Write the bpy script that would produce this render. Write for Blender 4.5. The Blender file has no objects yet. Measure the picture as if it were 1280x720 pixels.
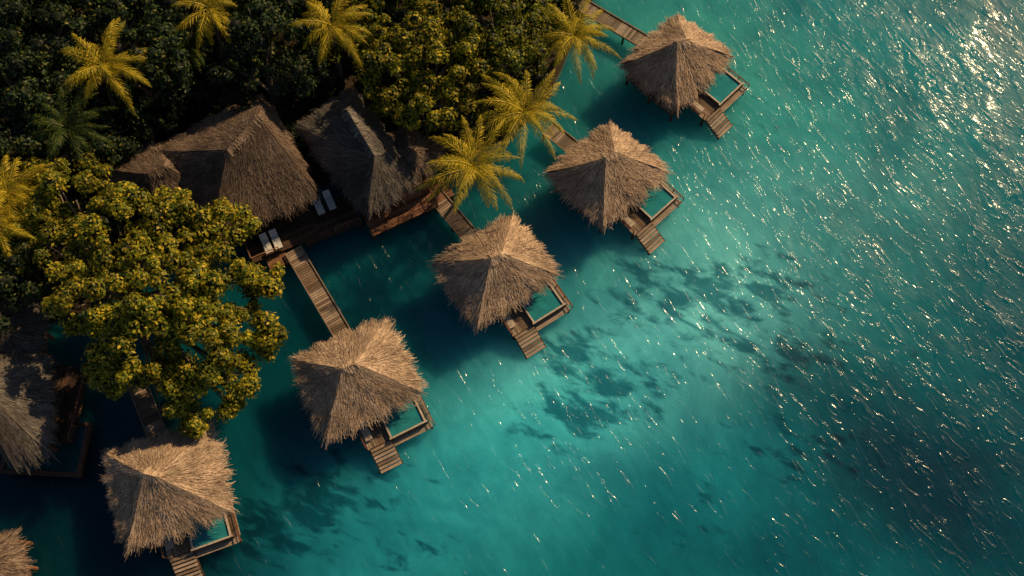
import bpy, math, random
import numpy as np
from mathutils import Vector
R=np.random.default_rng(7); random.seed(7)
sc=bpy.context.scene
TH=math.radians(20); F=1200.0; H=81.0
cT,sT=math.cos(TH),math.sin(TH)
def P(px,py,h=0.0):
    """survey table (map sheet coordinates) -> world metres at height h"""
    dx=(px-640)/F; dy=(360-py)/F
    t=(H-h)/(cT-dy*sT)
    return Vector((t*dx, -H*math.tan(TH)+t*(dy*cT+sT), h))
# ---------------------------------------------------------------- camera / light
cam=bpy.data.cameras.new("camera"); co=bpy.data.objects.new("camera",cam); sc.collection.objects.link(co)
co.location=(0,-H*math.tan(TH),H); co.rotation_euler=(TH,0,0); cam.sensor_width=36; cam.lens=36*F/1280; cam.clip_end=9000
sc.camera=co
EL=math.radians(35); AZ=math.radians(44)
sd=Vector((math.cos(EL)*math.cos(AZ),math.cos(EL)*math.sin(AZ),math.sin(EL)))
sl=bpy.data.lights.new("sun","SUN"); so=bpy.data.objects.new("sun",sl); sc.collection.objects.link(so)
sl.energy=5.0; sl.angle=math.radians(0.6); sl.color=(1,.71,.38)
so.rotation_euler=(-sd).to_track_quat('-Z','Y').to_euler(); so.location=(60,60,80)
w=bpy.data.worlds.new("World"); sc.world=w; w.use_nodes=True
nt=w.node_tree; sk=nt.nodes.new("ShaderNodeTexSky"); sk.sky_type='NISHITA'; sk.sun_disc=False
sk.sun_elevation=EL; sk.sun_rotation=math.pi/2-AZ
bg=nt.nodes["Background"]; bg.inputs[1].default_value=0.055
nt.links.new(sk.outputs[0],bg.inputs[0])
sc.view_settings.view_transform='Standard'; sc.view_settings.look='None'; sc.view_settings.exposure=0
# ---------------------------------------------------------------- material helpers
def newmat(n):
    m=bpy.data.materials.new(n); m.use_nodes=True
    t=m.node_tree; b=t.nodes["Principled BSDF"]; return m,t,b
def ramp(t,stops,fac):
    r=t.nodes.new("ShaderNodeValToRGB"); e=r.color_ramp.elements
    while len(e)<len(stops): e.new(0.5)
    for i,(p,c) in enumerate(stops): e[i].position=p; e[i].color=(*c,1)
    t.links.new(fac,r.inputs[0]); return r.outputs[0]
def mul(t,a,b,op='MULTIPLY'):
    m=t.nodes.new("ShaderNodeMix"); m.data_type='RGBA'; m.blend_type=op; m.inputs[0].default_value=1
    t.links.new(a,m.inputs[6]); t.links.new(b,m.inputs[7]); return m.outputs[2]
def noise(t,scale,detail=4,vec=None,rough=.55,dist=0):
    n=t.nodes.new("ShaderNodeTexNoise"); n.inputs["Scale"].default_value=scale; n.inputs["Detail"].default_value=detail
    n.inputs["Roughness"].default_value=rough; n.inputs["Distortion"].default_value=dist
    if vec: t.links.new(vec,n.inputs["Vector"])
    return n.outputs["Fac"]
def pos(t): return t.nodes.new("ShaderNodeNewGeometry").outputs["Position"]
def island(t): return t.nodes.new("ShaderNodeNewGeometry").outputs["Random Per Island"]
def mapped(t,rot,scale):
    m=t.nodes.new("ShaderNodeMapping"); m.vector_type='POINT'
    m.inputs["Rotation"].default_value=(0,0,rot); t.links.new(pos(t),m.inputs["Vector"])
    m2=t.nodes.new("ShaderNodeMapping"); m2.inputs["Scale"].default_value=scale
    t.links.new(m.outputs[0],m2.inputs["Vector"]); return m2.outputs[0]
def speckle(name,stops,patch=(.55,1.0),pscale=.5,rough=.85,grain=6):
    m,t,b=newmat(name)
    c=ramp(t,stops,island(t))
    n=ramp(t,[(.3,(patch[0],)*3),(.7,(patch[1],)*3)],noise(t,pscale,4,pos(t)))
    g=ramp(t,[(.25,(.7,.7,.7)),(.75,(1.1,1.1,1.1))],noise(t,grain,2,pos(t)))
    t.links.new(mul(t,mul(t,c,n),g),b.inputs["Base Color"]); b.inputs["Roughness"].default_value=rough
    b.inputs["Specular IOR Level"].default_value=.2
    return m
M_thatch=speckle("thatch_straw",[(0,(.16,.10,.065)),(.25,(.38,.26,.175)),(.7,(.60,.43,.29)),(1,(.80,.61,.43))],(.6,1.12),.5)
M_thatch2=speckle("thatch_weathered",[(0,(.07,.048,.036)),(.4,(.16,.11,.08)),(.8,(.28,.20,.145)),(1,(.44,.33,.23))],(.45,1.1),.3)
M_thatch3=speckle("thatch_grey",[(0,(.06,.052,.046)),(.4,(.13,.112,.098)),(.8,(.21,.185,.16)),(1,(.35,.30,.25))],(.5,1.0),.3)
M_plank=speckle("weathered_plank",[(0,(.15,.095,.062)),(.5,(.27,.19,.13)),(1,(.44,.33,.24))],(.65,1.05),1.2,.8,9)
M_dark=speckle("dark_timber",[(0,(.045,.026,.018)),(.5,(.085,.048,.03)),(1,(.13,.072,.045))],(.6,1.1),1.5,.7,8)
M_red=speckle("stained_timber",[(0,(.15,.065,.034)),(.5,(.22,.10,.055)),(1,(.3,.15,.085))],(.7,1.1),1.5,.65,8)
M_white=speckle("white_canvas",[(0,(.62,.6,.56)),(1,(.74,.72,.68))],(.9,1),2,.8)
M_rim=speckle("pool_coping_stone",[(0,(.42,.34,.26)),(1,(.55,.46,.36))],(.8,1),3,.6)
def glassm(name,col,rough):
    m,t,b=newmat(name); b.inputs["Roughness"].default_value=rough
    c=ramp(t,[(.3,tuple(x*.8 for x in col)),(.7,tuple(x*1.2 for x in col))],noise(t,1.2,3,pos(t)))
    t.links.new(c,b.inputs["Base Color"])
    bp=t.nodes.new("ShaderNodeBump"); bp.inputs["Strength"].default_value=.15; bp.inputs["Distance"].default_value=.05
    t.links.new(noise(t,4,3,pos(t)),bp.inputs["Height"]); t.links.new(bp.outputs[0],b.inputs["Normal"]); return m
M_pool=glassm("pool_water",(.02,.20,.22),.06)
M_glass=glassm("window_glass",(.02,.025,.03),.08)
def leafm(name,stops,trans=.35,patch=(.5,1.1),ps=.35):
    m,t,b=newmat(name)
    c=ramp(t,stops,island(t)); n=ramp(t,[(.35,(patch[0],)*3),(.65,(patch[1],)*3)],noise(t,ps,2,pos(t)))
    c=mul(t,c,n); t.links.new(c,b.inputs["Base Color"]); b.inputs["Roughness"].default_value=.5
    b.inputs["Specular IOR Level"].default_value=.2
    if trans<.1: return m
    tr=t.nodes.new("ShaderNodeBsdfTranslucent"); t.links.new(c,tr.inputs[0])
    mx=t.nodes.new("ShaderNodeMixShader"); mx.inputs[0].default_value=trans
    t.links.new(b.outputs[0],mx.inputs[1]); t.links.new(tr.outputs[0],mx.inputs[2])
    t.links.new(mx.outputs[0],t.nodes["Material Output"].inputs[0]); return m
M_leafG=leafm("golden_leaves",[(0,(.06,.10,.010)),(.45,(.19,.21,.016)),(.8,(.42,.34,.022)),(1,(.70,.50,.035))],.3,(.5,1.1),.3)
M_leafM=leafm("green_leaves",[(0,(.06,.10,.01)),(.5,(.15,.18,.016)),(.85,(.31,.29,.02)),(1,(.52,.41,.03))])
M_leafD=leafm("shaded_leaves",[(0,(.008,.025,.010)),(.6,(.024,.050,.016)),(.88,(.06,.085,.018)),(1,(.22,.2,.025))],.2,(.25,1.25),.17)  # deep shade of the upper-left jungle put into a darker leaf colour
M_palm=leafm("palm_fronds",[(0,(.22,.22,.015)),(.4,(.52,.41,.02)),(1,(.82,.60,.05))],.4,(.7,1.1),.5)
M_palmD=leafm("palm_fronds_shaded",[(0,(.02,.05,.012)),(.6,(.06,.10,.018)),(1,(.17,.18,.025))],.3,(.5,1.1),.5)  # dark copy of the fronds, shade put into its colour
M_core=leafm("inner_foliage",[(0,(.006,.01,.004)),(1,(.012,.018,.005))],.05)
M_bark=speckle("bark",[(0,(.16,.12,.09)),(1,(.28,.22,.17))],(.6,1),2,.9)
# ---------------------------------------------------------------- mesh helpers
def link(o,parent=None):
    sc.collection.objects.link(o)
    if parent: o.parent=parent
    return o
def mk(name,V,Fc,mats,parent=None,mi=None,smooth=False,loc=None):
    me=bpy.data.meshes.new(name)
    V=V.tolist() if isinstance(V,np.ndarray) else V
    Fc=Fc.tolist() if isinstance(Fc,np.ndarray) else Fc
    me.from_pydata(V,[],Fc)
    for m in mats: me.materials.append(m)
    if mi is not None: me.polygons.foreach_set("material_index",np.array(mi,dtype=np.int32))
    if smooth: me.polygons.foreach_set("use_smooth",np.ones(len(me.polygons),dtype=bool))
    me.update(); o=bpy.data.objects.new(name,me)
    if loc: o.location=loc
    return link(o,parent)
def empty(name,loc,rz=0):
    e=bpy.data.objects.new(name,None); e.location=loc; e.rotation_euler=(0,0,rz); e.empty_display_size=.5
    return link(e)
class MB:
    def __init__(s): s.V=[];s.F=[]
    def box(s,c,d,rz=0,rx=0):
        cz,sz=math.cos(rz),math.sin(rz); n=len(s.V)
        for z in(-.5,.5):
            for x,y in((-.5,-.5),(.5,-.5),(.5,.5),(-.5,.5)):
                X,Y,Z=x*d[0],y*d[1],z*d[2]
                Y,Z=Y*math.cos(rx)-Z*math.sin(rx),Y*math.sin(rx)+Z*math.cos(rx)
                s.V.append((c[0]+X*cz-Y*sz,c[1]+X*sz+Y*cz,c[2]+Z))
        s.F+=[[n+i for i in f] for f in((3,2,1,0),(4,5,6,7),(0,1,5,4),(1,2,6,5),(2,3,7,6),(3,0,4,7))]
    def tube(s,pts,rad,k=8):
        n=len(s.V)
        for i,p in enumerate(pts):
            p=Vector(p); a=Vector(pts[min(i+1,len(pts)-1)])-Vector(pts[max(i-1,0)]); a.normalize()
            u=a.orthogonal().normalized(); 
            if abs(a.z)>.3: u=(Vector((1,0,0))-a*a.x).normalized()
            v=a.cross(u)
            for j in range(k):
                q=p+rad[i]*(u*math.cos(2*math.pi*j/k)+v*math.sin(2*math.pi*j/k)); s.V.append(tuple(q))
        for i in range(len(pts)-1):
            for j in range(k):
                s.F.append([n+i*k+j,n+i*k+(j+1)%k,n+(i+1)*k+(j+1)%k,n+(i+1)*k+j])
        s.F.append([n+j for j in range(k)][::-1]); s.F.append([n+(len(pts)-1)*k+j for j in range(k)])
    def planks(s,x0,x1,y0,y1,z,along='x',wd=.2,th=.06,gap=.03):
        if along=='x':
            n=max(1,round((y1-y0)/wd)); q=(y1-y0)/n
            for i in range(n): s.box(((x0+x1)/2+random.uniform(-.03,.03),y0+q*(i+.5),z+random.uniform(-.006,.006)),(x1-x0,q-gap,th))
        else:
            n=max(1,round((x1-x0)/wd)); q=(x1-x0)/n
            for i in range(n): s.box((x0+q*(i+.5),(y0+y1)/2+random.uniform(-.03,.03),z+random.uniform(-.006,.006)),(q-gap,y1-y0,th))
    def out(s,name,mat,parent=None): return mk(name,s.V,s.F,[mat],parent)
# ---------------------------------------------------------------- thatch roof
def roof(name,C,ra,rb,mat,parent,dens=120,seed=0,sag=.2,bulge=.18,thick=.28):
    """C: 4 eave corners ccw, C0-C1 faces ridge ra-rb ; ra above C0/C3 side, rb above C1/C2"""
    rg=np.random.default_rng(seed); C=[np.array(c,float) for c in C]; ra=np.array(ra,float); rb=np.array(rb,float)
    cen=sum(C)/4
    fac=[(C[0],C[1],ra,rb),(C[1],C[2],rb,rb),(C[2],C[3],rb,ra),(C[3],C[0],ra,ra)]
    def S(f,s,t):
        A,B,RA,RB=f; s=np.asarray(s,float)[...,None]; t=np.asarray(t,float)[...,None]
        e=A+(B-A)*s; r=RA+(RB-RA)*np.clip(s,0,1)
        mid=(A+B)/2-cen; mid[2]=0; mid=mid/np.linalg.norm(mid)
        p=e+(r-e)*t
        cor=np.clip(np.abs(s*2-1)-.8,0,1)/.2
        p=p+(cen-p)*np.array([1,1,0])*(.025*cor**2*(1-t))
        ez=e[...,2:]; tt=np.where(t>0,(1-sag)*t+sag*t*t,(1-sag)*t*1.3)
        p[...,2:]=ez+(r[...,2:]-ez)*tt+(.17*np.sin(s*7+A[0]*3)*np.sin(t*5+A[1])+.06*np.sin(s*19+A[1]*5)*np.sin(t*13+A[0]))*(1-t)
        p=p+mid*(bulge*np.sin(np.pi*np.clip(s,0,1))*(1-t)) 
        p=p+mid*(.11*np.sin(s*23+A[0])+.08*np.sin(s*41+A[1]))*np.clip(1-t*3,0,1)
        return p
    V=[];Fc=[]
    ns,ntt=26,16
    for f in fac:
        n=sum(len(x) for x in V)
        s,t=np.meshgrid(np.linspace(0,1,ns),np.linspace(0,1,ntt)); g=S(f,s,t).reshape(-1,3); V.append(g)
        for i in range(ntt-1):
            for j in range(ns-1):
                a=n+i*ns+j; Fc.append([a,a+1,a+ns+1,a+ns])
        n2=n+len(g); lo=S(f,np.linspace(0,1,ns),np.full(ns,.03)); lo[:,2]-=thick; V.append(lo)
        for j in range(ns-1): Fc.append([n2+j,n2+j+1,n+j+1,n+j])
        n3=n2+ns; c2=np.array([[cen[0],cen[1],cen[2]+.2]]); V.append(c2)
        for j in range(ns-1): Fc.append([n3,n2+j+1,n2+j])
    base=np.concatenate(V); nb=len(base)
    bl=[]
    for f in fac:
        A,B,RA,RB=f; L=np.linalg.norm(B-A); D=np.linalg.norm((RA+RB)/2-(A+B)/2)
        area=.5*(L+np.linalg.norm(RA-RB))*D; n=int(area*dens*1.9)
        e=(B-A)/L; up=(RA+RB)/2-(A+B)/2; up/=np.linalg.norm(up); nr=np.cross(e,up); nr/=np.linalg.norm(nr)
        if nr[2]<0: nr=-nr
        tri=np.linalg.norm(RA-RB)/L
        t=rg.random(n); keep=rg.random(n)<(1-t*(1-tri)); t=t[keep]; 
        k=max(4,int(D/.6)); q=rg.random(len(t))<.3
        t=np.where(q,np.floor(t*k)/k+rg.normal(0,.02,len(t)),t)
        s=rg.random(len(t)); ln=rg.uniform(.3,.95,len(t))/D
        fr=int(L*60); t=np.concatenate([t,-np.abs(rg.normal(0,.36,fr))/D]); s=np.concatenate([s,rg.random(fr)]); ln=np.concatenate([ln,rg.uniform(.5,1.0,fr)/D])
        m=len(t); j=rg.normal(0,.024,m)
        t1=np.minimum(t+ln,.995)
        p0=S(f,s+j*1.0,np.maximum(t,-.9/D)); p1=S(f,s,t1)
        wd=rg.uniform(.010,.030,m)[:,None]*e
        l0=(rg.uniform(.03,.17,m))[:,None]*nr; l1=np.full((m,1),.015)*nr
        bl.append(np.stack([p0-wd*.6+l0,p0+wd*.6+l0,p1+wd+l1,p1-wd+l1],1))
        for hs,sg in((0,1),(1,-1)):
            Lh=np.linalg.norm((A if hs==0 else B)-(RA if hs==0 else RB)); m=int(Lh*40)
            t=rg.uniform(0,.97,m); d=rg.uniform(.05,.4,m)/L/(np.maximum(1-t,.12))
            p1=S(f,np.full(m,float(hs)),np.minimum(t+.07,1)); p0=S(f,hs+sg*np.minimum(d,.5),np.maximum(t-rg.uniform(.04,.2,m),-.05))
            wd=rg.uniform(.015,.035,m)[:,None]*e
            bl.append(np.stack([p0-wd*.6+nr*.08,p0+wd*.6+nr*.08,p1+wd+nr*.09,p1-wd+nr*.09],1))
    Lr=np.linalg.norm(rb-ra); m=int(60+Lr*90); s=rg.random(m); a=rg.uniform(0,6.28,m)
    c=ra+(rb-ra)*s[:,None]
    d=np.stack([np.cos(a),np.sin(a),np.full(m,-.75)],1); p1=c+np.array([0,0,.16]); p0=p1+d*rg.uniform(.3,.7,m)[:,None]
    wv=np.stack([-np.sin(a),np.cos(a),np.zeros(m)],1)*.035
    bl.append(np.stack([p0-wv,p0+wv,p1+wv*.7,p1-wv*.7],1))
    B=np.concatenate(bl); V=np.concatenate([base,B.reshape(-1,3)])
    bf=(np.arange(len(B)*4).reshape(-1,4)+nb).tolist()
    return mk(name,V,Fc+bf,[mat],parent)
# ---------------------------------------------------------------- foliage
def unit(v): return v/np.linalg.norm(v,axis=-1,keepdims=True)
def leaves(C,Rr,per,size,rg,zmin=-.3):
    n=len(C)*per; c=np.repeat(C,per,0); r=np.repeat(Rr,per)
    d=unit(rg.normal(size=(n*2,3))); d=d[d[:,2]>zmin][:n]; 
    while len(d)<n: d=np.concatenate([d,d])[:n]
    p=c+d*(r*rg.uniform(.65,1.15,n))[:,None]*np.array([1,1,.85])
    nrm=unit(d+rg.normal(0,.38,(n,3))+np.array([0,0,.3])); tg=unit(np.cross(nrm,rg.normal(size=(n,3)))); bt=np.cross(nrm,tg)
    L=(size*rg.uniform(.6,1.3,n))[:,None]
    return np.stack([p,p+tg*L*.5+bt*L*.28-nrm*L*.05,p+tg*L-nrm*L*.12,p+tg*L*.5-bt*L*.28-nrm*L*.05],1)
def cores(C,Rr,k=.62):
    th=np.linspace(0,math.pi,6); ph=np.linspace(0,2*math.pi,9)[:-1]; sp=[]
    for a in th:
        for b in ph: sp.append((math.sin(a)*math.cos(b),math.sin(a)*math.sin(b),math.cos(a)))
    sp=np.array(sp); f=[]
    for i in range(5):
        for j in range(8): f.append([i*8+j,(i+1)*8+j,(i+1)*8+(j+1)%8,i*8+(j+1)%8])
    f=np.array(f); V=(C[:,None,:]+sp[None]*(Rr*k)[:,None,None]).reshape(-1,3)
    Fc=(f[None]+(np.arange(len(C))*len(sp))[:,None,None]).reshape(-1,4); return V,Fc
def crown_mesh(name,C,Rr,per,size,mat,rg,parent=None):
    L=leaves(C,Rr,per,size,rg); cv,cf=cores(C,Rr)
    V=np.concatenate([L.reshape(-1,3),cv]); nl=len(L)
    Fc=np.concatenate([np.arange(nl*4).reshape(-1,4),cf+nl*4])
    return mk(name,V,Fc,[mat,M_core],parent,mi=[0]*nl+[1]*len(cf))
def lobe_clumps(c,r,rz,rg,cr=(.6,1.05),dens=1.0):
    n=int(dens*2.7*r*r)+4
    d=unit(rg.normal(size=(n*3,3))); d=d[d[:,2]>-.15][:n]
    p=np.array(c)+d*np.array([r,r,rz])*rg.uniform(.68,1.16,len(d))[:,None]
    return p,rg.uniform(*cr,len(d))
def broad_tree(lobes,base,mat,seed,per=110,size=.34,cr=(.6,1.05),name="broadleaf_tree",dens=1.0):
    """lobes: (px,py,h,r_m)"""
    rg=np.random.default_rng(seed); b=Vector(base); e=empty(name,b)
    Cs=[];Rs=[]
    mb=MB(); fork=Vector((0,0,2.6))
    mb.tube([(0,0,-.6),(.08,0,.6),(.0,.1,1.8),tuple(fork)],[.62,.46,.38,.34],10)
    for (x,y,h,r) in lobes:
        c=P(x,y,h)-b; p,q=lobe_clumps(c,r,r*.8,rg,cr,dens); Cs.append(p);Rs.append(q)
        mid=fork.lerp(c,.5)+Vector((0,0,.3)); mb.tube([tuple(fork*.9),tuple(mid),tuple(c)],[.26,.17,.08],7)
        for k in range(3):
            q2=c+Vector(rg.normal(0,r*.45,3)); mb.tube([tuple(mid),tuple(mid.lerp(q2,.55)),tuple(q2)],[.12,.08,.04],5)
    mb.out("trunk_and_limbs",M_bark,e)
    crown_mesh("crown",np.concatenate(Cs),np.concatenate(Rs),per,size,mat,rg,e); return e
def palm(cpx,cpy,h,basexy,r,mat,seed,nf=19):
    rg=np.random.default_rng(seed); top=P(cpx,cpy,h); bp=P(*basexy,.6); e=empty("palm_tree",bp)
    t=top-bp; pts=[];rad=[]
    for i in range(12):
        k=i/11; pts.append((t.x*k**1.4,t.y*k**1.4,-.6+(t.z+.6)*k)); rad.append(.24-.11*k+(.1 if i==0 else 0)+(.015 if i%2 else 0))
    mb=MB(); mb.tube(pts,rad,9); mb.out("trunk",M_bark,e)
    Q=[]
    for i in range(nf):
        a=i*2.39996+rg.normal(0,.16); lev=i/nf; el=math.radians(62-66*lev+rg.normal(0,7)); L=r*(.82+.4*rg.random())*(.88+.2*math.sin(lev*3))
        drop=math.radians(70+30*rg.random()); p=np.array([t.x,t.y,t.z]); seg=16; path=[p.copy()]; dirs=[]
        curl=rg.normal(0,.3)
        for k in range(seg):
            ang=el-drop*(k/seg)**1.3; aa=a+curl*(k/seg); d=np.array([math.cos(aa)*math.cos(ang),math.sin(aa)*math.cos(ang),math.sin(ang)]); dirs.append(d); p=p+d*L/seg; path.append(p.copy())
        path=np.array(path); dirs=np.array(dirs+[dirs[-1]])
        nl=36; tt=np.linspace(.12,1,nl); idx=tt*seg; i0=np.minimum(idx.astype(int),seg-1); fr=(idx-i0)[:,None]
        pp=path[i0]*(1-fr)+path[i0+1]*fr; dd=dirs[i0]; side=unit(np.cross(dd,np.array([0,0,1.0])))
        ll=(r*.22)*np.sin(np.clip(tt*.9+.12,0,1)*math.pi)**.6*(1-.35*tt)
        for sg in(-1,1):
            dl=unit(side*sg*1.0+dd*(.6+.9*tt[:,None])+np.array([0,0,-.35])+rg.normal(0,.11,(nl,3))); l=(ll*rg.uniform(.7,1.2,nl))[:,None]
            wv=dd*.042
            tip=pp+dl*l+np.array([0,0,-.25])*l
            Q.append(np.stack([pp-wv*.6,pp+dl*l*.5-wv,tip,pp+dl*l*.5+wv],1))
        wv=side[0]*.05; 
        for k in range(seg):
            f=1-.7*k/seg
            Q.append(np.array([[path[k]-wv*f,path[k]+wv*f,path[k+1]+wv*f,path[k+1]-wv*f]]))
    Q=np.concatenate(Q); mk("fronds",Q.reshape(-1,3),np.arange(len(Q)*4).reshape(-1,4),[mat],e)
    mb=MB()
    for k in range(6):
        a=k*1.05; c=Vector((t.x+.28*math.cos(a),t.y+.28*math.sin(a),t.z-.25)); mb.tube([c+Vector((0,0,-.16)),c+Vector((0,0,-.08)),c+Vector((0,0,.08)),c+Vector((0,0,.16))],[.05,.14,.14,.05],7)
    mb.out("coconuts",M_bark,e); return e
# ---------------------------------------------------------------- terrain + sea
shore=[(800,-80),(745,-5),(715,60),(690,120),(650,165),(590,195),(540,210),(440,225),(330,255),(250,300),(150,370),(90,400),(40,410),(-40,430),(-300,500),(-900,300),(-900,-900),(500,-900),(860,-350)]
poly=np.array([P(*s)[:2] for s in shore])
def axis(lo,hi,st,far):
    a=list(np.arange(lo,hi+st/2,st)); d=st
    up=[a[-1]]; 
    while up[-1]<far: d*=1.25; up.append(up[-1]+d)
    d=st; dn=[a[0]]
    while dn[-1]>-far: d*=1.25; dn.append(dn[-1]-d)
    return np.array(dn[1:][::-1]+a+up[1:])
def sdist(X,Y):
    d=np.full(X.shape,1e9); ins=np.zeros(X.shape,bool); n=len(poly)
    for i in range(n):
        a=poly[i]; b=poly[(i+1)%n]; e=b-a; t=np.clip(((X-a[0])*e[0]+(Y-a[1])*e[1])/(e@e),0,1)
        d=np.minimum(d,np.hypot(X-a[0]-t*e[0],Y-a[1]-t*e[1]))
        c=((a[1]>Y)!=(b[1]>Y)); 
        with np.errstate(all='ignore'): xi=(b[0]-a[0])*(Y-a[1])/(b[1]-a[1]+1e-12)+a[0]
        ins^=c&(X<xi)
    return np.where(ins,d,-d)
def lin(c): return np.array([((x/255+.055)/1.055)**2.4 if x>10 else x/255/12.92 for x in c])
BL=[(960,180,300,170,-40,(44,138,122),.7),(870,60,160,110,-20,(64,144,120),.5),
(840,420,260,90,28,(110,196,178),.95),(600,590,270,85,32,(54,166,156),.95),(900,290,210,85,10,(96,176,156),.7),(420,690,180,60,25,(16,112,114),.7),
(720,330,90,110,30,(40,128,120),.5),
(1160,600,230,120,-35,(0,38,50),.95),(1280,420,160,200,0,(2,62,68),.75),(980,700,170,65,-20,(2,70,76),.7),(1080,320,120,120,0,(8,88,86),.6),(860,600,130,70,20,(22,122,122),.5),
(60,620,230,190,10,(0,32,36),1.0),(330,420,190,110,0,(0,52,52),.95),(500,300,170,80,20,(2,66,64),.95),(640,230,90,60,0,(12,80,74),.7),(720,130,60,70,0,(20,86,76),.7),(330,560,110,80,0,(4,64,66),.7),(180,720,160,60,0,(0,34,38),.9)]  # dark tones: deep water, plus lower-left and hut-side shade put into the colour
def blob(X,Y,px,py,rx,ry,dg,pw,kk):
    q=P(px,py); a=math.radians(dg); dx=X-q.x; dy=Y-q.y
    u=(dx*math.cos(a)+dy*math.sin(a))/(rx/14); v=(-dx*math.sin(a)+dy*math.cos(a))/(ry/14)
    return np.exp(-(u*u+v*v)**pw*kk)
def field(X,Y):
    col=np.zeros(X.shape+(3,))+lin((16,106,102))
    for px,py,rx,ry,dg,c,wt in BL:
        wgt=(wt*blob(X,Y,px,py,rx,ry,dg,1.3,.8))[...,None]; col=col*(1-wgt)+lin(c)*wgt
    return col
RF=[(745,500,100,50,20,1.0),(890,370,150,55,5,1.0),(970,440,110,45,0,.8),(370,640,120,55,20,1.0),(710,445,50,35,0,1.0),(930,130,70,60,0,.45),(810,340,60,40,0,.75),(520,690,80,30,0,.6),(1000,560,110,60,0,.6),(850,640,80,40,0,.5)]
def reef(X,Y):
    r=np.zeros(X.shape)
    for px,py,rx,ry,dg,wt in RF: r=np.maximum(r,wt*blob(X,Y,px,py,rx,ry,dg,1.2,.7))
    return r
def sheet(name,st,zf,mat):
    xs=axis(-62,62,st,3000); ys=axis(-42,58,st,3000); X,Y=np.meshgrid(xs,ys); Z,d=zf(X,Y)
    V=np.stack([X,Y,Z],-1).reshape(-1,3); nx=len(xs); ny=len(ys)
    i,j=np.meshgrid(np.arange(ny-1),np.arange(nx-1),indexing='ij'); a=(i*nx+j).ravel()
    Fc=np.stack([a,a+1,a+nx+1,a+nx],1); o=mk(name,V,Fc,[mat],smooth=True)
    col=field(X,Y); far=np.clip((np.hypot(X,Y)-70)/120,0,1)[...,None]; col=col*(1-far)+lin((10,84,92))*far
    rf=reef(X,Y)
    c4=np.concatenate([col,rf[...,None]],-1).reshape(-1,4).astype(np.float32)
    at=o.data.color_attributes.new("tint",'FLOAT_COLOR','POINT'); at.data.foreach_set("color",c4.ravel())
    la=o.data.attributes.new("land",'FLOAT','POINT'); la.data.foreach_set("value",np.clip(d.ravel()*.5+.5,0,1).astype(np.float32))
    # wave exposure: sheltered lagoon in the south-west, open water to the north-east
    ex=np.clip((X*.8+Y*.85+1)/46,0,1)*np.clip((-d-2)/14,0,1)
    op=o.data.attributes.new("exposure",'FLOAT','POINT'); op.data.foreach_set("value",ex.ravel().astype(np.float32))
    return o
def zt(X,Y):
    d=sdist(X,Y); z=np.where(d>0,np.minimum(.9,d*.35),-np.minimum(2.6,-d*.3)-.05); z=z+.12*np.sin(X*.9)*np.sin(Y*.7+X*.3)*np.clip(np.abs(d)/3,0,1); return z,d
def zw(X,Y): return np.zeros(X.shape),sdist(X,Y)
m,t,b=newmat("island_soil_and_seabed"); M_ground=m
la=t.nodes.new("ShaderNodeAttribute"); la.attribute_name="land"
ps=pos(t)
sand=ramp(t,[(.3,(.02,.016,.01)),(.6,(.05,.038,.025)),(.8,(.11,.085,.06))],noise(t,.8,6,ps))
bed=ramp(t,[(.3,(.03,.12,.11)),(.7,(.08,.22,.2))],noise(t,.4,5,ps))
mx2=t.nodes.new("ShaderNodeMix"); mx2.data_type='RGBA'; lr=ramp(t,[(.45,(0,0,0)),(.62,(1,1,1))],la.outputs["Fac"])
t.links.new(lr,mx2.inputs[0]); t.links.new(bed,mx2.inputs[6]); t.links.new(sand,mx2.inputs[7])
t.links.new(mx2.outputs[2],b.inputs["Base Color"]); b.inputs["Roughness"].default_value=.95; b.inputs["Specular IOR Level"].default_value=0
# lagoon water: scattering body colour (depth, reef patches, painted shade by huts and lower left) under a wavy glossy surface
m,t,b=newmat("lagoon_water"); M_water=m; t.nodes.remove(b)
def math_(op,a,b_=None):
    n=t.nodes.new("ShaderNodeMath"); n.operation=op
    for i,v in enumerate((a,b_)):
        if v is None: continue
        if isinstance(v,(int,float)): n.inputs[i].default_value=v
        else: t.links.new(v,n.inputs[i])
    return n.outputs[0]
def mrange(v,a,b_,c=0,d=1,sm=True):
    n=t.nodes.new("ShaderNodeMapRange"); n.interpolation_type='SMOOTHSTEP' if sm else 'LINEAR'
    for i,q in enumerate((a,b_,c,d)): n.inputs[i+1].default_value=q
    t.links.new(v,n.inputs[0]); return n.outputs[0]
ps=pos(t)
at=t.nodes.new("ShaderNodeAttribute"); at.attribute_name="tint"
nz=noise(t,.55,5,mapped(t,math.radians(24),(.62,1.35,1)),.6,.35)
s_=math_('ADD',math_('MULTIPLY',at.outputs["Alpha"],.34),nz)
rfm=mrange(s_,.67,.88,0,.88)
soft=ramp(t,[(.3,(.55,.70,.75)),(.5,(.95,.97,.97)),(.7,(1.45,1.25,1.18))],noise(t,.085,5,ps,.62,.9))
soft2=ramp(t,[(.3,(.78,.85,.88)),(.7,(1.18,1.12,1.1))],noise(t,.8,5,mapped(t,math.radians(-33),(1,.4,1)),.62,.6))
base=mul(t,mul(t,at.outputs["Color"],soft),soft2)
gain=t.nodes.new("ShaderNodeRGB"); gain.outputs[0].default_value=(.95,1.14,1.58,1)
base=mul(t,base,gain.outputs[0])
dk=t.nodes.new("ShaderNodeRGB"); dk.outputs[0].default_value=(.07,.27,.35,1)
mx=t.nodes.new("ShaderNodeMix"); mx.data_type='RGBA'; t.links.new(rfm,mx.inputs[0]); t.links.new(base,mx.inputs[6]); t.links.new(mul(t,base,dk.outputs[0]),mx.inputs[7])
body=t.nodes.new("ShaderNodeSubsurfaceScattering"); body.falloff='BURLEY'; body.inputs["Scale"].default_value=1.6; body.inputs["Radius"].default_value=(2.4,2.8,2.8)
t.links.new(mx.outputs[2],body.inputs["Color"])
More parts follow.
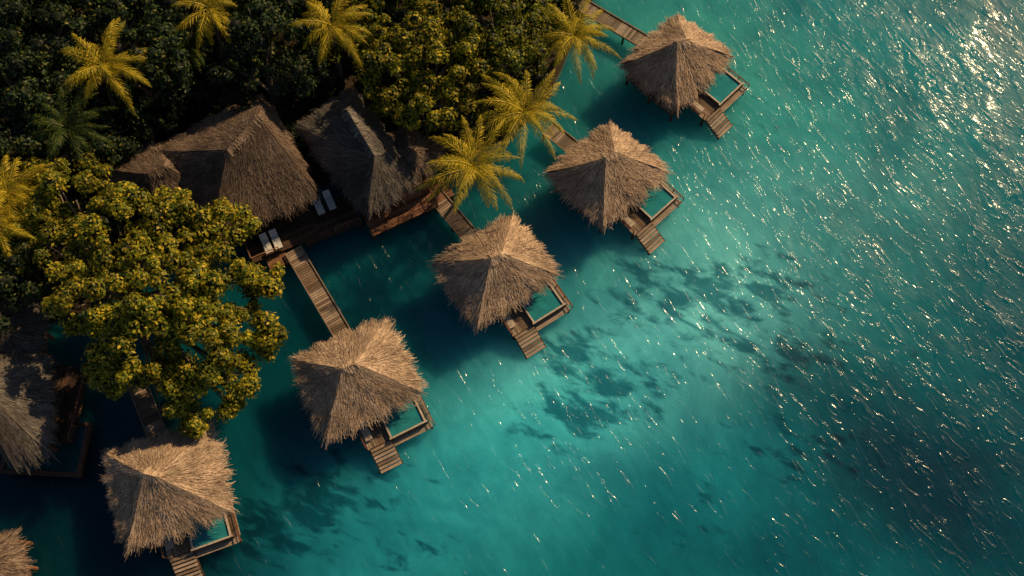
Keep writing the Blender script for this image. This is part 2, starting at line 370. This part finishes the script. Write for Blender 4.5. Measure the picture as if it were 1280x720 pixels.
ex=t.nodes.new("ShaderNodeAttribute"); ex.attribute_name="exposure"
A33=math.radians(-33)
n1=noise(t,1.0,2,mapped(t,A33,(1.15,.42,1)),.5,1.5)
n2=noise(t,1.0,2,mapped(t,A33+.25,(.28,.15,1)),.5,.4)
n3=noise(t,1.0,3,mapped(t,A33-.2,(3.0,1.4,1)),.55,.6)
crest=math_('POWER',mrange(n1,.54,.86,0,1,False),1.3)
gust=mrange(noise(t,.06,3,ps,.6,.8),.36,.64,.4,1)
amp=math_('MULTIPLY',gust,mrange(ex.outputs["Fac"],0,1,.36,1,False))
hsum=math_('ADD',math_('ADD',math_('MULTIPLY',crest,.34),math_('MULTIPLY',n2,.40)),math_('MULTIPLY',n3,.05))
hs=math_('MULTIPLY',hsum,amp)
bp=t.nodes.new("ShaderNodeBump"); bp.inputs["Distance"].default_value=1.0; t.links.new(hs,bp.inputs["Height"]); bp.inputs["Strength"].default_value=1
fr=t.nodes.new("ShaderNodeFresnel"); fr.inputs[0].default_value=1.33; t.links.new(bp.outputs[0],fr.inputs[1])
g1=t.nodes.new("ShaderNodeBsdfGlossy"); g1.inputs["Roughness"].default_value=.12; t.links.new(bp.outputs[0],g1.inputs["Normal"])
g2=t.nodes.new("ShaderNodeBsdfGlossy"); g2.inputs["Roughness"].default_value=.36; t.links.new(bp.outputs[0],g2.inputs["Normal"])
gm=t.nodes.new("ShaderNodeMixShader"); gm.inputs[0].default_value=.42; t.links.new(g1.outputs[0],gm.inputs[1]); t.links.new(g2.outputs[0],gm.inputs[2])
fm=t.nodes.new("ShaderNodeMixShader"); t.links.new(fr.outputs[0],fm.inputs[0]); t.links.new(body.outputs[0],fm.inputs[1]); t.links.new(gm.outputs[0],fm.inputs[2])
t.links.new(fm.outputs[0],t.nodes["Material Output"].inputs[0])
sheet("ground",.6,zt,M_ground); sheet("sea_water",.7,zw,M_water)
# ---------------------------------------------------------------- bungalows
def railing(mb,pts,z,h=.9,st=1.2):
    for (a,b_) in zip(pts[:-1],pts[1:]):
        a=Vector(a);b_=Vector(b_); L=(b_-a).length; an=math.atan2(b_.y-a.y,b_.x-a.x); c=(a+b_)/2
        mb.box((c.x,c.y,z+h),(L,.09,.06),an); mb.box((c.x,c.y,z+h*.5),(L,.04,.04),an)
        n=max(1,round(L/st))
        for i in range(n+1):
            q=a.lerp(b_,i/n); mb.box((q.x,q.y,z+h/2),(.08,.08,h))
def bungalow(px,py,deg,k,seed,apex=6.7):
    c=P(px,py,3.7); random.seed(seed); e=empty("thatched_bungalow",(c.x,c.y,0),math.radians(deg)); 
    hx,hy=3.95*k,3.5*k; rr=random.uniform
    roof("thatched_roof",[(-hx+rr(-.3,.3),-hy+rr(-.2,.3),3.6),(hx+rr(-.3,.3),-hy+rr(-.2,.3),3.6),(hx+rr(-.3,.3),hy+rr(-.3,.3),3.6),(-hx+rr(-.3,.3),hy+rr(-.3,.3),3.6)],(-.5+rr(-.3,.1),.15+rr(-.3,.3),apex),(.4+rr(-.1,.3),rr(-.3,.3),apex-.1),M_thatch,e,150,seed)
    mb=MB(); mb.planks(-3.5,3.4,-2.95,3.1,1.35,'x'); mb.planks(-1.75,.32,-5.4,-2.97,1.35,'y'); 
    mb.planks(.3,3.95,-6.05,-5.52,1.0,'x'); mb.planks(3.62,4.15,-5.5,-2.2,1.0,'y')
    mb.out("deck",M_plank,e)
    mb=MB()
    for x in(-3.3,0,3.2):
        for y in(-2.8,0,2.9): mb.tube([(x,y,-2.7),(x,y,1.2)],[.15,.15],8)
    for x,y in((-1.6,-5.2),(.35,-5.6),(3.8,-5.8),(3.8,-2.6)): mb.tube([(x,y,-2.7),(x,y,1.0)],[.14,.14],8)
    for y in(-2.9,0,3.0): mb.box((0,y,1.2),(6.9,.16,.2))
    for x in(-3.42,3.3): mb.box((x,0,1.2),(.14,5.8,.2))
    mb.box((-.7,-5.36,1.2),(2.1,.14,.2))
    mb.out("stilts_and_beams",M_dark,e)
    mb=MB(); 
    for i in range(26):
        x=-3.0+6.0*(i+.5)/26
        mb.box((x,2.6,2.6),(.215,.12,2.44)); 
        if not 6<i<20: mb.box((x,-2.05,2.6),(.215,.12,2.44))
    for i in range(20):
        y=-1.95+4.45*(i+.5)/20
        mb.box((-3.0,y,2.6),(.12,.205,2.44))
        if not 6<i<14: mb.box((3.0,y,2.6),(.12,.205,2.44))
        else: mb.box((3.0,y,1.85),(.12,.205,.94)); mb.box((3.0,y,3.6),(.12,.205,.4))
    mb.out("timber_walls",M_red,e)
    mb=MB(); mb.box((0,-2.05,2.5),(3.0,.05,2.2)); mb.box((3.0,.3,2.85),(.05,1.7,1.05)); mb.out("glass_doors_and_window",M_glass,e)
    mb=MB(); 
    for x in(-1.55,-.5,.5,1.55): mb.box((x,-2.1,2.5),(.09,.09,2.25))
    mb.box((0,-2.12,3.66),(3.2,.12,.1))
    mb.box((0,2.67,2.4),(1.1,.05,2.05)); mb.out("door_frames",M_dark,e)
    x0,x1,y0,y1=.42,3.52,-5.45,-2.3; z=1.6
    mb=MB(); mb.box(((x0+x1)/2,y0,z-.45),(x1-x0+.3,.18,1.1)); mb.box(((x0+x1)/2,y1,z-.45),(x1-x0+.3,.18,1.1))
    mb.box((x0,(y0+y1)/2,z-.45),(.18,y1-y0-.19,1.1)); mb.box((x1,(y0+y1)/2,z-.45),(.18,y1-y0-.19,1.1)); mb.box(((x0+x1)/2,(y0+y1)/2,z-.9),(x1-x0-.2,y1-y0-.2,.15))
    mb.out("pool_shell",M_dark,e)
    mb=MB(); 
    mb.box(((x0+x1)/2,y0,z+.14),(x1-x0+.34,.15,.07)); mb.box(((x0+x1)/2,y1,z+.14),(x1-x0+.34,.15,.07))
    mb.box((x0,(y0+y1)/2,z+.14),(.15,y1-y0-.16,.07)); mb.box((x1,(y0+y1)/2,z+.14),(.15,y1-y0-.16,.07)); mb.out("pool_coping",M_rim,e)
    mk("pool_water",[(x0+.09,y0+.09,z+.04),(x1-.09,y0+.09,z+.04),(x1-.09,y1-.09,z+.04),(x0+.09,y1-.09,z+.04)],[[0,1,2,3]],[M_pool],e)
    mb=MB()
    for i in range(7): mb.box((-.65+random.uniform(-.03,.03),-5.6-.29*i,1.28-.16*i),(1.9,.25,.07))
    mb.out("steps",M_plank,e)
    mb=MB()
    for x in(-1.64,.34):
        mb.box((x,-6.45,.68),(.07,2.3,.18),0,math.radians(28)); mb.tube([(x,-7.3,-2.6),(x,-7.3,.3)],[.08,.08],6)
    mb.out("stair_stringers",M_dark,e)
    mb=MB(); railing(mb,[(-3.45,-2.9),(-1.8,-2.9),(-1.8,-5.3)],1.38); railing(mb,[(4.1,-5.95),(4.1,-2.3)],1.03,.55); mb.out("railing",M_red,e)
    mb=MB(); 
    mb.box((-1.3,-4.0,1.68),(.62,1.5,.1)); mb.box((-1.3,-3.05,1.86),(.62,.6,.1),0,math.radians(35)); mb.out("lounger_cushion",M_rim,e)
    mb=MB()
    for x in(-1.56,-1.04):
        for y in(-4.6,-3.4): mb.box((x,y,1.5),(.06,.06,.26))
    mb.out("lounger_frame",M_dark,e)
    return e
bungalow(847,75,45,.96,11); bungalow(760,215,43,1.0,12); bungalow(620,335,33,1.03,13); bungalow(446,472,27,1.07,14); bungalow(205,604,20,1.08,15)
def walkway(a,b_,w_=1.5,rail=True,z=1.3):
    A=P(*a,z);B=P(*b_,z); L=(B-A).length; an=math.atan2(B.y-A.y,B.x-A.x); e=empty("wooden_walkway",(A.x,A.y,0),an)
    mb=MB(); mb.planks(0,L,-w_/2,w_/2,z,'y',.24,.06,.04); mb.out("planks",M_plank,e)
    mb=MB(); 
    for s in(-1,1):
        mb.box((L/2,s*(w_/2-.12),z-.14),(L,.14,.2)); 
        n=max(1,int(L/2.6))
        for i in range(n+1): mb.tube([(L*i/n*.98+.05,s*(w_/2-.1),-2.6),(L*i/n*.98+.05,s*(w_/2-.1),z-.05)],[.11,.11],7)
    mb.out("beams_and_piles",M_dark,e)
    mb=MB()
    for s in(-1,1): mb.box((L/2,s*(w_/2+.02),z+.09),(L,.1,.1))
    mb.out("kerb_rails",M_plank,e)
walkway((366,312),(437,432)); walkway((545,245),(600,310)); walkway((685,160),(735,200)); walkway((725,5),(815,58)); walkway((168,470),(203,560))
# ---------------------------------------------------------------- lodges
def lodge(name,cs,r0,r1,eh,rh,mat,seed,wall=True,rh2=None,dens=90,inset=.82):
    C=[P(x,y,eh) for x,y in cs]; c=sum(C,Vector())/4; o=Vector((c.x,c.y,0)); e=empty(name,o)
    L=[tuple(q-o) for q in C]; roof("thatched_roof",L,tuple(P(*r0,rh)-o),tuple(P(*r1,rh2 or rh)-o),mat,e,dens,seed,.15,.2,.35)
    if wall:
        mb=MB(); gb=MB(); fb=MB()
        for i in range(4):
            a=Vector(L[i])*inset; b_=Vector(L[(i+1)%4])*inset; d=(b_-a); d.z=0; n=int(d.length/.3); an=math.atan2(d.y,d.x)
            for k in range(n):
                q=a.lerp(b_,(k+.5)/n); win=(k%8) in(3,4,5)
                if win: 
                    mb.box((q.x,q.y,1.7),(d.length/n-.01,.14,.8),an); mb.box((q.x,q.y,eh-.1),(d.length/n-.01,.14,.5),an)
                else: mb.box((q.x,q.y,(1.3+eh+.2)/2),(d.length/n-.01,.14,eh-1.1),an)
                if k%8==4: gb.box((q.x,q.y,(2.1+eh-.35)/2),(d.length/n*3,.05,eh-2.45),an)
                if k%8 in(3,6): fb.box((q.x-d.x/n*.5,q.y-d.y/n*.5,(2.1+eh-.35)/2),(.08,.2,eh-2.45),an)
            for k in(0,.5): q=Vector(L[i]).lerp(Vector(L[(i+1)%4]),k)*inset; fb.tube([(q.x,q.y,-2.5),(q.x,q.y,eh)],[.17,.17],8)
        mb.out("timber_walls",M_dark,e); gb.out("windows",M_glass,e); fb.out("frames_and_piles",M_red,e)
    return e
lodge("thatched_lodge",[(262,302),(398,242),(328,118),(192,188)],(284,188),(322,146),4.3,9.0,M_thatch2,21)
lodge("thatched_lodge",[(195,268),(262,238),(196,180),(126,212)],(185,218),(205,208),3.8,6.4,M_thatch2,22)
lodge("thatched_lodge",[(458,270),(520,224),(440,110),(374,160)],(468,195),(434,138),4.3,8.2,M_thatch3,23)
lodge("thatched_pavilion",[(520,226),(556,190),(505,158),(475,190)],(517,192),(512,186),3.6,5.4,M_thatch2,24)
lodge("thatched_lodge",[(18,586),(60,566),(60,446),(-80,430)],(-14,530),(-20,490),3.8,6.8,M_thatch3,25)
lodge("thatched_lodge",[(10,452),(50,442),(54,376),(-80,372)],(-10,420),(-12,405),3.4,5.6,M_thatch3,26)
lodge("thatched_lodge",[(-40,770),(34,745),(18,666),(-70,680)],(-20,715),(-30,705),3.6,6.2,M_thatch2,27)
def terrace(cp,w_,d_,deg,z,name="wooden_terrace",rail=None,along='x',mat=None):
    c=P(*cp,z); e=empty(name,(c.x,c.y,0),math.radians(deg)); mb=MB(); mb.planks(-w_/2,w_/2,-d_/2,d_/2,z,along); mb.out("planks",mat or M_dark,e)
    mb=MB()
    for x in np.linspace(-w_/2+.2,w_/2-.2,max(2,int(w_/2.5))):
        for y in(-d_/2+.2,d_/2-.2): mb.tube([(x,y,-2.6),(x,y,z-.04)],[.14,.14],7)
    for y in(-d_/2+.05,d_/2-.05): mb.box((0,y,z-.15),(w_-.05,.12,.22))
    mb.out("piles_and_beams",M_dark,e)
    if rail: mb=MB(); railing(mb,rail,z+.03); mb.out("railing",M_red,e)
    return e
terrace((350,292),6.4,3.4,25,1.35,rail=[(-3.1,1.6),(-3.1,-1.6),(-.6,-1.6)])
terrace((410,274),5.4,3.2,25,1.30,rail=[(.2,-1.5),(2.6,-1.5)])
terrace((500,262),6.6,2.6,27,1.45,rail=[(-3.2,-1.2),(3.2,-1.2),(3.2,1.2)],mat=M_red)
terrace((545,238),2.6,2.4,27,1.32,mat=M_red)
terrace((345,322),1.8,1.9,25,1.1,mat=M_red)
terrace((80,505),3.2,6.5,-5,1.3,rail=[(1.5,3.1),(1.5,-3.1)],along='y')
c=P(522,238,2.6); e=empty("arched_pavilion_wall",(c.x,c.y,0),math.radians(27))
mb=MB()
for i in range(12): mb.box((-1.5+3.0*(i+.5)/12,0,2.6),(.235,.14,2.3))
mb.out("boards",M_red,e)
mb=MB(); pts=[(-.7*math.cos(math.pi*i/10),-.12,2.7+.7*math.sin(math.pi*i/10)) for i in range(11)]; mb.tube(pts,[.09]*11,6); mb.box((0,-.12,2.66),(1.5,.1,.1)); mb.out("arch_frame",M_plank,e)
mk("arch_glass",[(p[0],-.085,p[2]) for p in pts],[list(range(11))],[M_glass],e)
c=P(58,560,1.0); e=empty("pool_terrace",(c.x,c.y,0),math.radians(-3)); mb=MB()
mb.box((0,-2.1,1.0),(6.8,.35,.5)); mb.box((0,2.1,1.0),(6.8,.35,.5)); mb.box((-3.2,0,1.0),(.35,3.8,.5)); mb.box((3.2,0,1.0),(.35,3.8,.5)); mb.box((0,0,.7),(6.0,3.8,.2))
for x in(-3,0,3):
    for y in(-2,2): mb.tube([(x,y,-2.6),(x,y,.75)],[.14,.14],7)
mb.out("timber_frame",M_dark,e); mk("pool_water",[(-3,-1.9,1.05),(3,-1.9,1.05),(3,1.9,1.05),(-3,1.9,1.05)],[[0,1,2,3]],[glassm("dark_pool_water",(.004,.05,.055),.08)],e)
def lounger(px,py,deg,z):
    c=P(px,py,z+.35); e=empty("sun_lounger",(c.x,c.y,z),math.radians(deg)); mb=MB()
    mb.box((0,-.25,.36),(.66,1.3,.11)); mb.box((0,.68,.52),(.66,.66,.11),0,math.radians(32)); mb.box((0,.82,.68),(.42,.24,.1),0,math.radians(32)); mb.out("cushion",M_white,e)
    mb=MB(); mb.box((0,-.1,.27),(.72,1.9,.05))
    for x in(-.3,.3):
        for y in(-.85,.75): mb.box((x,y,.13),(.06,.06,.26))
    mb.out("frame",M_dark,e)
lounger(333,305,25,1.38); lounger(345,300,25,1.38); lounger(398,257,25,1.33); lounger(412,251,25,1.33)
# ---------------------------------------------------------------- trees
def T(x,y): return tuple(P(x,y,.3))
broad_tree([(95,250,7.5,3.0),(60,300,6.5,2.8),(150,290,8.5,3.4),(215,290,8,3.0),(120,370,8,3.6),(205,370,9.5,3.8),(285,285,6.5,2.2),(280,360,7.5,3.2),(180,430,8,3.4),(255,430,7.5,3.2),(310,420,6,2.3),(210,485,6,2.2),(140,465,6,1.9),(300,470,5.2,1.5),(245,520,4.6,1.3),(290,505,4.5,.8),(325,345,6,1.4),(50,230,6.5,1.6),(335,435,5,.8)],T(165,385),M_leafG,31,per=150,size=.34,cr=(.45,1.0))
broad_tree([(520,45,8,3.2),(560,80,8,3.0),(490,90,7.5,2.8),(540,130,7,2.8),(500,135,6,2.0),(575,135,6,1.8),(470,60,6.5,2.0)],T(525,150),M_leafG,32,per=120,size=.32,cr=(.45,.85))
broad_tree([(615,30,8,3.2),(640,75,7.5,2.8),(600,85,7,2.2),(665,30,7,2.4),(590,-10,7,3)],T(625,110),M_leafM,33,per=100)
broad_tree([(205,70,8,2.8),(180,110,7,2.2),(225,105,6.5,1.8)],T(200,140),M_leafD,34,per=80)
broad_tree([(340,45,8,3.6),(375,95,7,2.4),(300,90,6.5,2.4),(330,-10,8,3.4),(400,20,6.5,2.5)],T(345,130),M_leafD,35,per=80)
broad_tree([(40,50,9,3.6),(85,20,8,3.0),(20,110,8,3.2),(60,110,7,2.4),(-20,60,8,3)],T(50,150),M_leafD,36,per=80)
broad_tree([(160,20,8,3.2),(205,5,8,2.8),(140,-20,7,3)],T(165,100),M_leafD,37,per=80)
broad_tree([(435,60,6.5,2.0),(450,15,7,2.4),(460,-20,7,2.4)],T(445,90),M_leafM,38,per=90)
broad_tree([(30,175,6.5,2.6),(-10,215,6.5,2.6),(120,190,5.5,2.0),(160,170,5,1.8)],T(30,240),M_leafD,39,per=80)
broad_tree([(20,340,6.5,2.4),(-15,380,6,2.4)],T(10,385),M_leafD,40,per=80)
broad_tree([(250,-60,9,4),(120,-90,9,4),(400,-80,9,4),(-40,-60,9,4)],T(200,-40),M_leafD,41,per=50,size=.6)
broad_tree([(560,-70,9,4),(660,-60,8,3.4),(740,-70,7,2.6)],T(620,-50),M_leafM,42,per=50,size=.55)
palm(130,82,10,(150,150),4.5,M_palm,51,22); palm(415,32,9.5,(430,110),4.2,M_palm,52); palm(262,10,9.5,(292,100),3.9,M_palm,53,17)
palm(718,45,8.5,(700,70),4.2,M_palm,54,22); palm(655,140,9,(640,165),4.5,M_palm,55,23); palm(592,208,8.5,(570,205),4.7,M_palm,56,24)
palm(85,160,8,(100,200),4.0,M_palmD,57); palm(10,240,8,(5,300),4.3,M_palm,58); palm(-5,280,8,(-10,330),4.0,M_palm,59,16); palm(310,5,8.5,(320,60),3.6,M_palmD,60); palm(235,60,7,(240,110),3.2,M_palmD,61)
n=4200; xs=R.uniform(-75,20,n); ys=R.uniform(-10,75,n); d=sdist(xs,ys); k=d>1.0
def inside(cs,X,Y,h=0):
    pl=np.array([P(x,y,h)[:2] for x,y in cs]); ins=np.zeros(X.shape,bool)
    for i in range(len(pl)):
        a=pl[i]; b_=pl[(i+1)%len(pl)]; ins^=((a[1]>Y)!=(b_[1]>Y))&(X<(b_[0]-a[0])*(Y-a[1])/(b_[1]-a[1]+1e-12)+a[0])
    return ins
for cs in([(250,315),(405,245),(328,105),(180,185)],[(195,280),(270,240),(196,170),(115,215)],[(458,280),(530,224),(440,98),(365,155)],[(520,236),(566,190),(505,150),(465,190)]): k&=~inside(cs,xs,ys,3)
xs=xs[k];ys=ys[k]; C=np.stack([xs,ys,R.uniform(.8,3.0,len(xs))],1)
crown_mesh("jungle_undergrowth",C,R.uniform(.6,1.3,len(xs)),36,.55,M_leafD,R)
